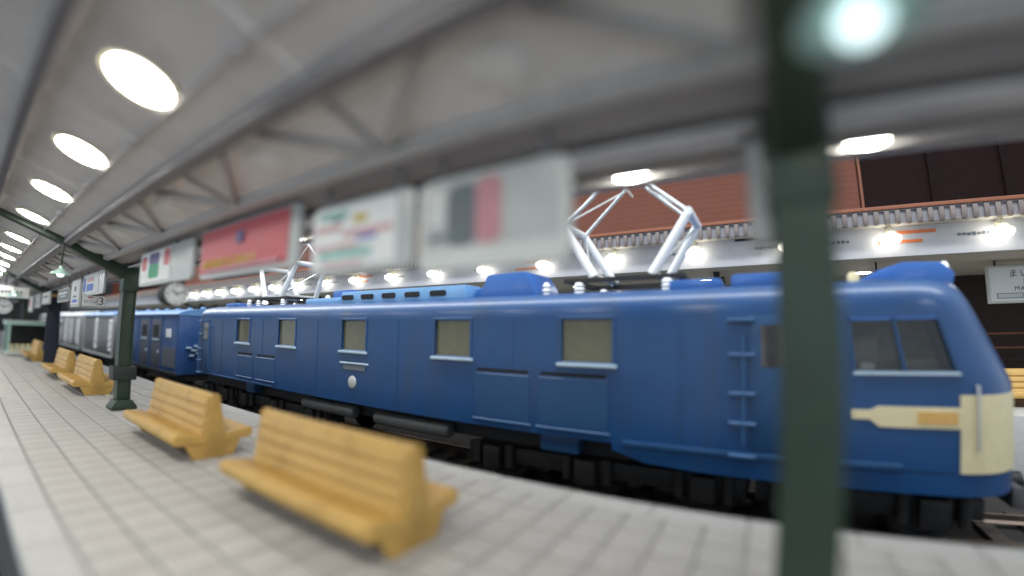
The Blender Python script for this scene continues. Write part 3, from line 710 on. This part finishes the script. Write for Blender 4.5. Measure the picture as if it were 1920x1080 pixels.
for i, (a, b_, lab) in enumerate(((17.3, 22.3, 'silver van with a column of bright rivets, first behind the blue van'), (23.1, 29.6, 'silver van with two columns of bright rivets, second behind the blue van'),
                                  (30.4, 37.0, 'white-roofed van at the far end of the train'))):
    L = b_-a
    v = van(a, b_, lab, 'silver', 'white_roof' if i else 'van_roof', 'silver_van', (.06, L*.5, L-.06))
    for yy in ((.22, L*.48) if i == 0 else (.3, L*.30, L*.52, L*.8)):
        for q in range(9):
            MB().lathe([(0,-.07),(.045,-.05),(.055,0)], 8, axis=(1,0,0), o=(-W, yy+.05*(q % 2), .10+.115*q+.03*random.random())).build('rivet', 'rivet', v, smooth=60)

# ------------------------------------------------------------------ far side: platform, canopy, station building
OX = 6.45
tag(MB().box(OX, 9.3, -8, 46, -.74, 0).build('opposite_platform', 'edge_stone', bevel=.01), kind='structure')
oc = thing('opposite_canopy', 'grey canopy with ribbed edge and lettered white fascia beyond the train', 'canopy', (0, 0, 0))
MB().box(6.22, 9.2, -8, 46, 2.455, 2.50).build('roof', 'valley_shade_grey', oc)
MB().box(6.50, 9.2, -8, 46, 1.93, 1.96).build('ceiling', 'opp_ceiling', oc)
MB().box(6.45, 6.495, -8, 46, 1.925, 2.33).build('fascia', 'opp_fascia', oc, bevel=.006)
MB().box(6.235, 6.27, -8, 46, 2.305, 2.45).build('edge_strip', 'valley_shade_grey', oc)
MB().box(6.27, 6.45, -8, 46, 2.305, 2.325).build('soffit', 'opp_ceiling', oc)
rib_me = MB().prism([(-.03, 2.30), (.0, 2.285), (.0, 2.47), (-.03, 2.465), (-.045, 2.38)], -.028, .028).mesh('edge_rib', 'rib', bevel=.006, seg=1)
for j in range(-34, 66): link('edge_rib', rib_me, oc, (6.234, .12*j, 0))
MB().box(6.19, 6.225, -8, 46, 2.475, 2.52).build('edge_cap', 'brown_trim', oc, bevel=.004)
far = MB()
for j in range(66, 380): far.box(6.19, 6.234, .12*j-.03, .12*j+.03, 2.29, 2.47)
tag(far.build('distant_ribs', 'rib', oc), kind='stuff')
# lettering strips on the fascia (blurred beyond reading in the photograph)
fa = [c for c in oc.children if c.name.startswith('fascia')][0]
def strip(y0, y1, z0, z1, m): MB().box(6.442, 6.4495, y0, y1, z0, z1).build('lettering', m, fa)
for y in (-2.15, 3.2, 7.6): strip(y, y+.50, 2.205, 2.245, 'orange_print'); strip(y+.16, y+.66, 2.09, 2.13, 'orange_print')
random.seed(3)
for y in (-2.75, -1.15, -.35, .9, 2.0, 4.4, 5.6, 6.6, 8.9, 10):
    for q in range(7): strip(y+.055*q, y+.055*q+.035, 2.13+.01*random.random(), 2.165+.012*random.random(), 'slate')
strip(-.25, .28, 2.27, 2.31, 'ink')
gl = MB().lathe([(0,-.075),(.06,-.07),(.105,-.045),(.125,-.005),(.115,.03),(.075,.055)], 22).mesh('globe', 'globe', smooth=60)
gb = MB().lathe([(.085,.05),(.07,.085),(.02,.10),(.02,.17)], 14).mesh('holder', 'lamp_ring', smooth=40)
for i in range(20):
    y = 2.03+1.21*(i-4)
    t = thing('fascia_lamp', (ORD[i] if i < 20 else '')+' lit globe lamp from the nose end of the row on the opposite fascia', 'lamp', (6.31, y, 2.13), 'lit globe lamps along the opposite fascia')
    link('globe', gl, t); link('holder', gb, t)
    MB().box(-.02, .14, -.02, .02, .11, .14).build('bracket', 'lamp_ring', t)
for i, y in enumerate((-4.2, .6, 5.6, 10.6, 15.6, 20.6)):
    t = thing('opposite_column', ['dark column right of the station name sign', 'dark column behind the raised pantograph', 'dark column behind the middle of the locomotive', 'dark column behind the far pantograph', 'far dark column over the blue van', 'farthest dark column of the opposite canopy'][i], 'column', (7.7, y, 0), 'columns of the opposite platform')
    MB().box(-.07, .07, -.07, .07, .08, 1.93).build('shaft', 'green_dark', t, bevel=.01)
    MB().prism([(-.13,0),(.13,0),(.09,.08),(-.09,.08)], -.13, .13).build('base', 'green_dark', t, bevel=.008)
    for sx in (-1, 1): MB().prism([(sx*.07,1.55),(sx*.07,1.68),(sx*.62,1.928),(sx*.78,1.928)], -.04, .04).build('arm', 'green_dark', t)
mo = lamp_meshes(.12, (0, 0, 1))
for i in range(9):
    t = thing('ceiling_lamp', ORD[i]+' flush lamp from the nose end under the opposite canopy ceiling', 'lamp', (7.95, -4.0+2.42*i, 1.929), 'flush lamps under the opposite canopy')
    link('lamp_ring', mo[0], t); link('lens', mo[1], t)
# station name sign
t = thing('station_sign', 'white station name sign with black lettering at the right edge', 'sign', (7.4, -3.55, 1.60), None)
MB().box(-.03, .03, -.52, .52, -.255, .255).build('sign_box', 'offwhite', t, bevel=.012)
f = MB().box(-.035, -.0305, -.49, .49, -.225, .225).build('face', 'white', t)
RX = (math.radians(90), 0, math.radians(-90))
text('lettering', 'まいばら', .115, 'ink', t, (-.036, 0, .135), RX, .001, space=1.35)
text('lettering', '米 原', .085, 'ink', t, (-.036, 0, .025), RX, .001)
text('lettering', 'MAIBARA', .088, 'ink', t, (-.036, 0, -.065), RX, .001, space=1.15)
MB().box(-.0375, -.0352, .10, .42, -.19, -.12).build('box_mark', 'grey_ink', f); MB().box(-.0385, -.0377, .11, .41, -.182, -.128).build('box_mark', 'offwhite', f)
MB().box(-.0375, -.0352, -.42, -.05, -.19, -.12).build('box_mark', 'grey_ink', f); MB().box(-.0385, -.0377, -.41, -.06, -.182, -.128).build('box_mark', 'offwhite', f)
for sy in (-.4, .4): MB().box(-.01, .01, sy-.01, sy+.01, .255, .33).build('hanger', 'black', t)
# benches across the tracks
def opp_bench(y, label):
    b = bench(y, label); b.location.x = 7.35*S
    return b
opp_bench(-4.05, 'yellow bench on the opposite platform beyond the locomotive nose')
# small coloured goods seen over the locomotive roof
t = tag(MB().box(-.05, .05, -.17, .17, -.055, .055).build('vending_sign', 'magenta', None, (7.0, .56, 1.62), bevel=.01), 'small magenta sign above the locomotive roof', 'sign')
MB().box(-.01, .01, -.01, .01, .055, .31).build('hanger', 'black', t)
t = tag(MB().prism([(-.25,-.03),(.25,.04),(.25,.08),(-.25,.01)], -.03, .03, 'x').build('red_banner', 'red', None, (6.9, -1.65, 1.62), bevel=.006), 'slanting red banner above the locomotive cab roof', 'banner')
MB().box(-.01, .01, .1, .12, .05, .31).build('hanger', 'black', t)

sb = thing('station_building', 'brown station building with dark windows behind the opposite platform', 'building', (9.5, 0, 0))
MB().box(0, .4, -1.95, 46, 2.1, 7).build('upper_wall', 'brown', sb)
wb = MB().box(.04, .4, -9, -1.95, 2.1, 7).build('window_bay', 'dark_glass', sb)
for y in (-2.0, -3.2, -4.4, -5.6, -6.8): MB().box(-.02, .06, y-.022, y+.022, 2.1, 7).build('mullion', 'dark_glass' if y < -2.1 else 'brown_trim', wb)
for j in range(38):
    z = 2.2+.12*j
    MB().box(-.006, .0, -1.93, 46, z, z+.117).build('siding_board', 'brown', sb)
for y0, y1 in ((5.6, 7.6), (11, 14), (18, 24), (28, 40)):
    f = MB().box(-.03, .0, y0, y1, 2.6, 4.6).build('window', 'brown_trim', sb); MB().box(-.036, -.0305, y0+.08, y1-.08, 2.68, 4.52).build('pane', 'dark_glass', f)
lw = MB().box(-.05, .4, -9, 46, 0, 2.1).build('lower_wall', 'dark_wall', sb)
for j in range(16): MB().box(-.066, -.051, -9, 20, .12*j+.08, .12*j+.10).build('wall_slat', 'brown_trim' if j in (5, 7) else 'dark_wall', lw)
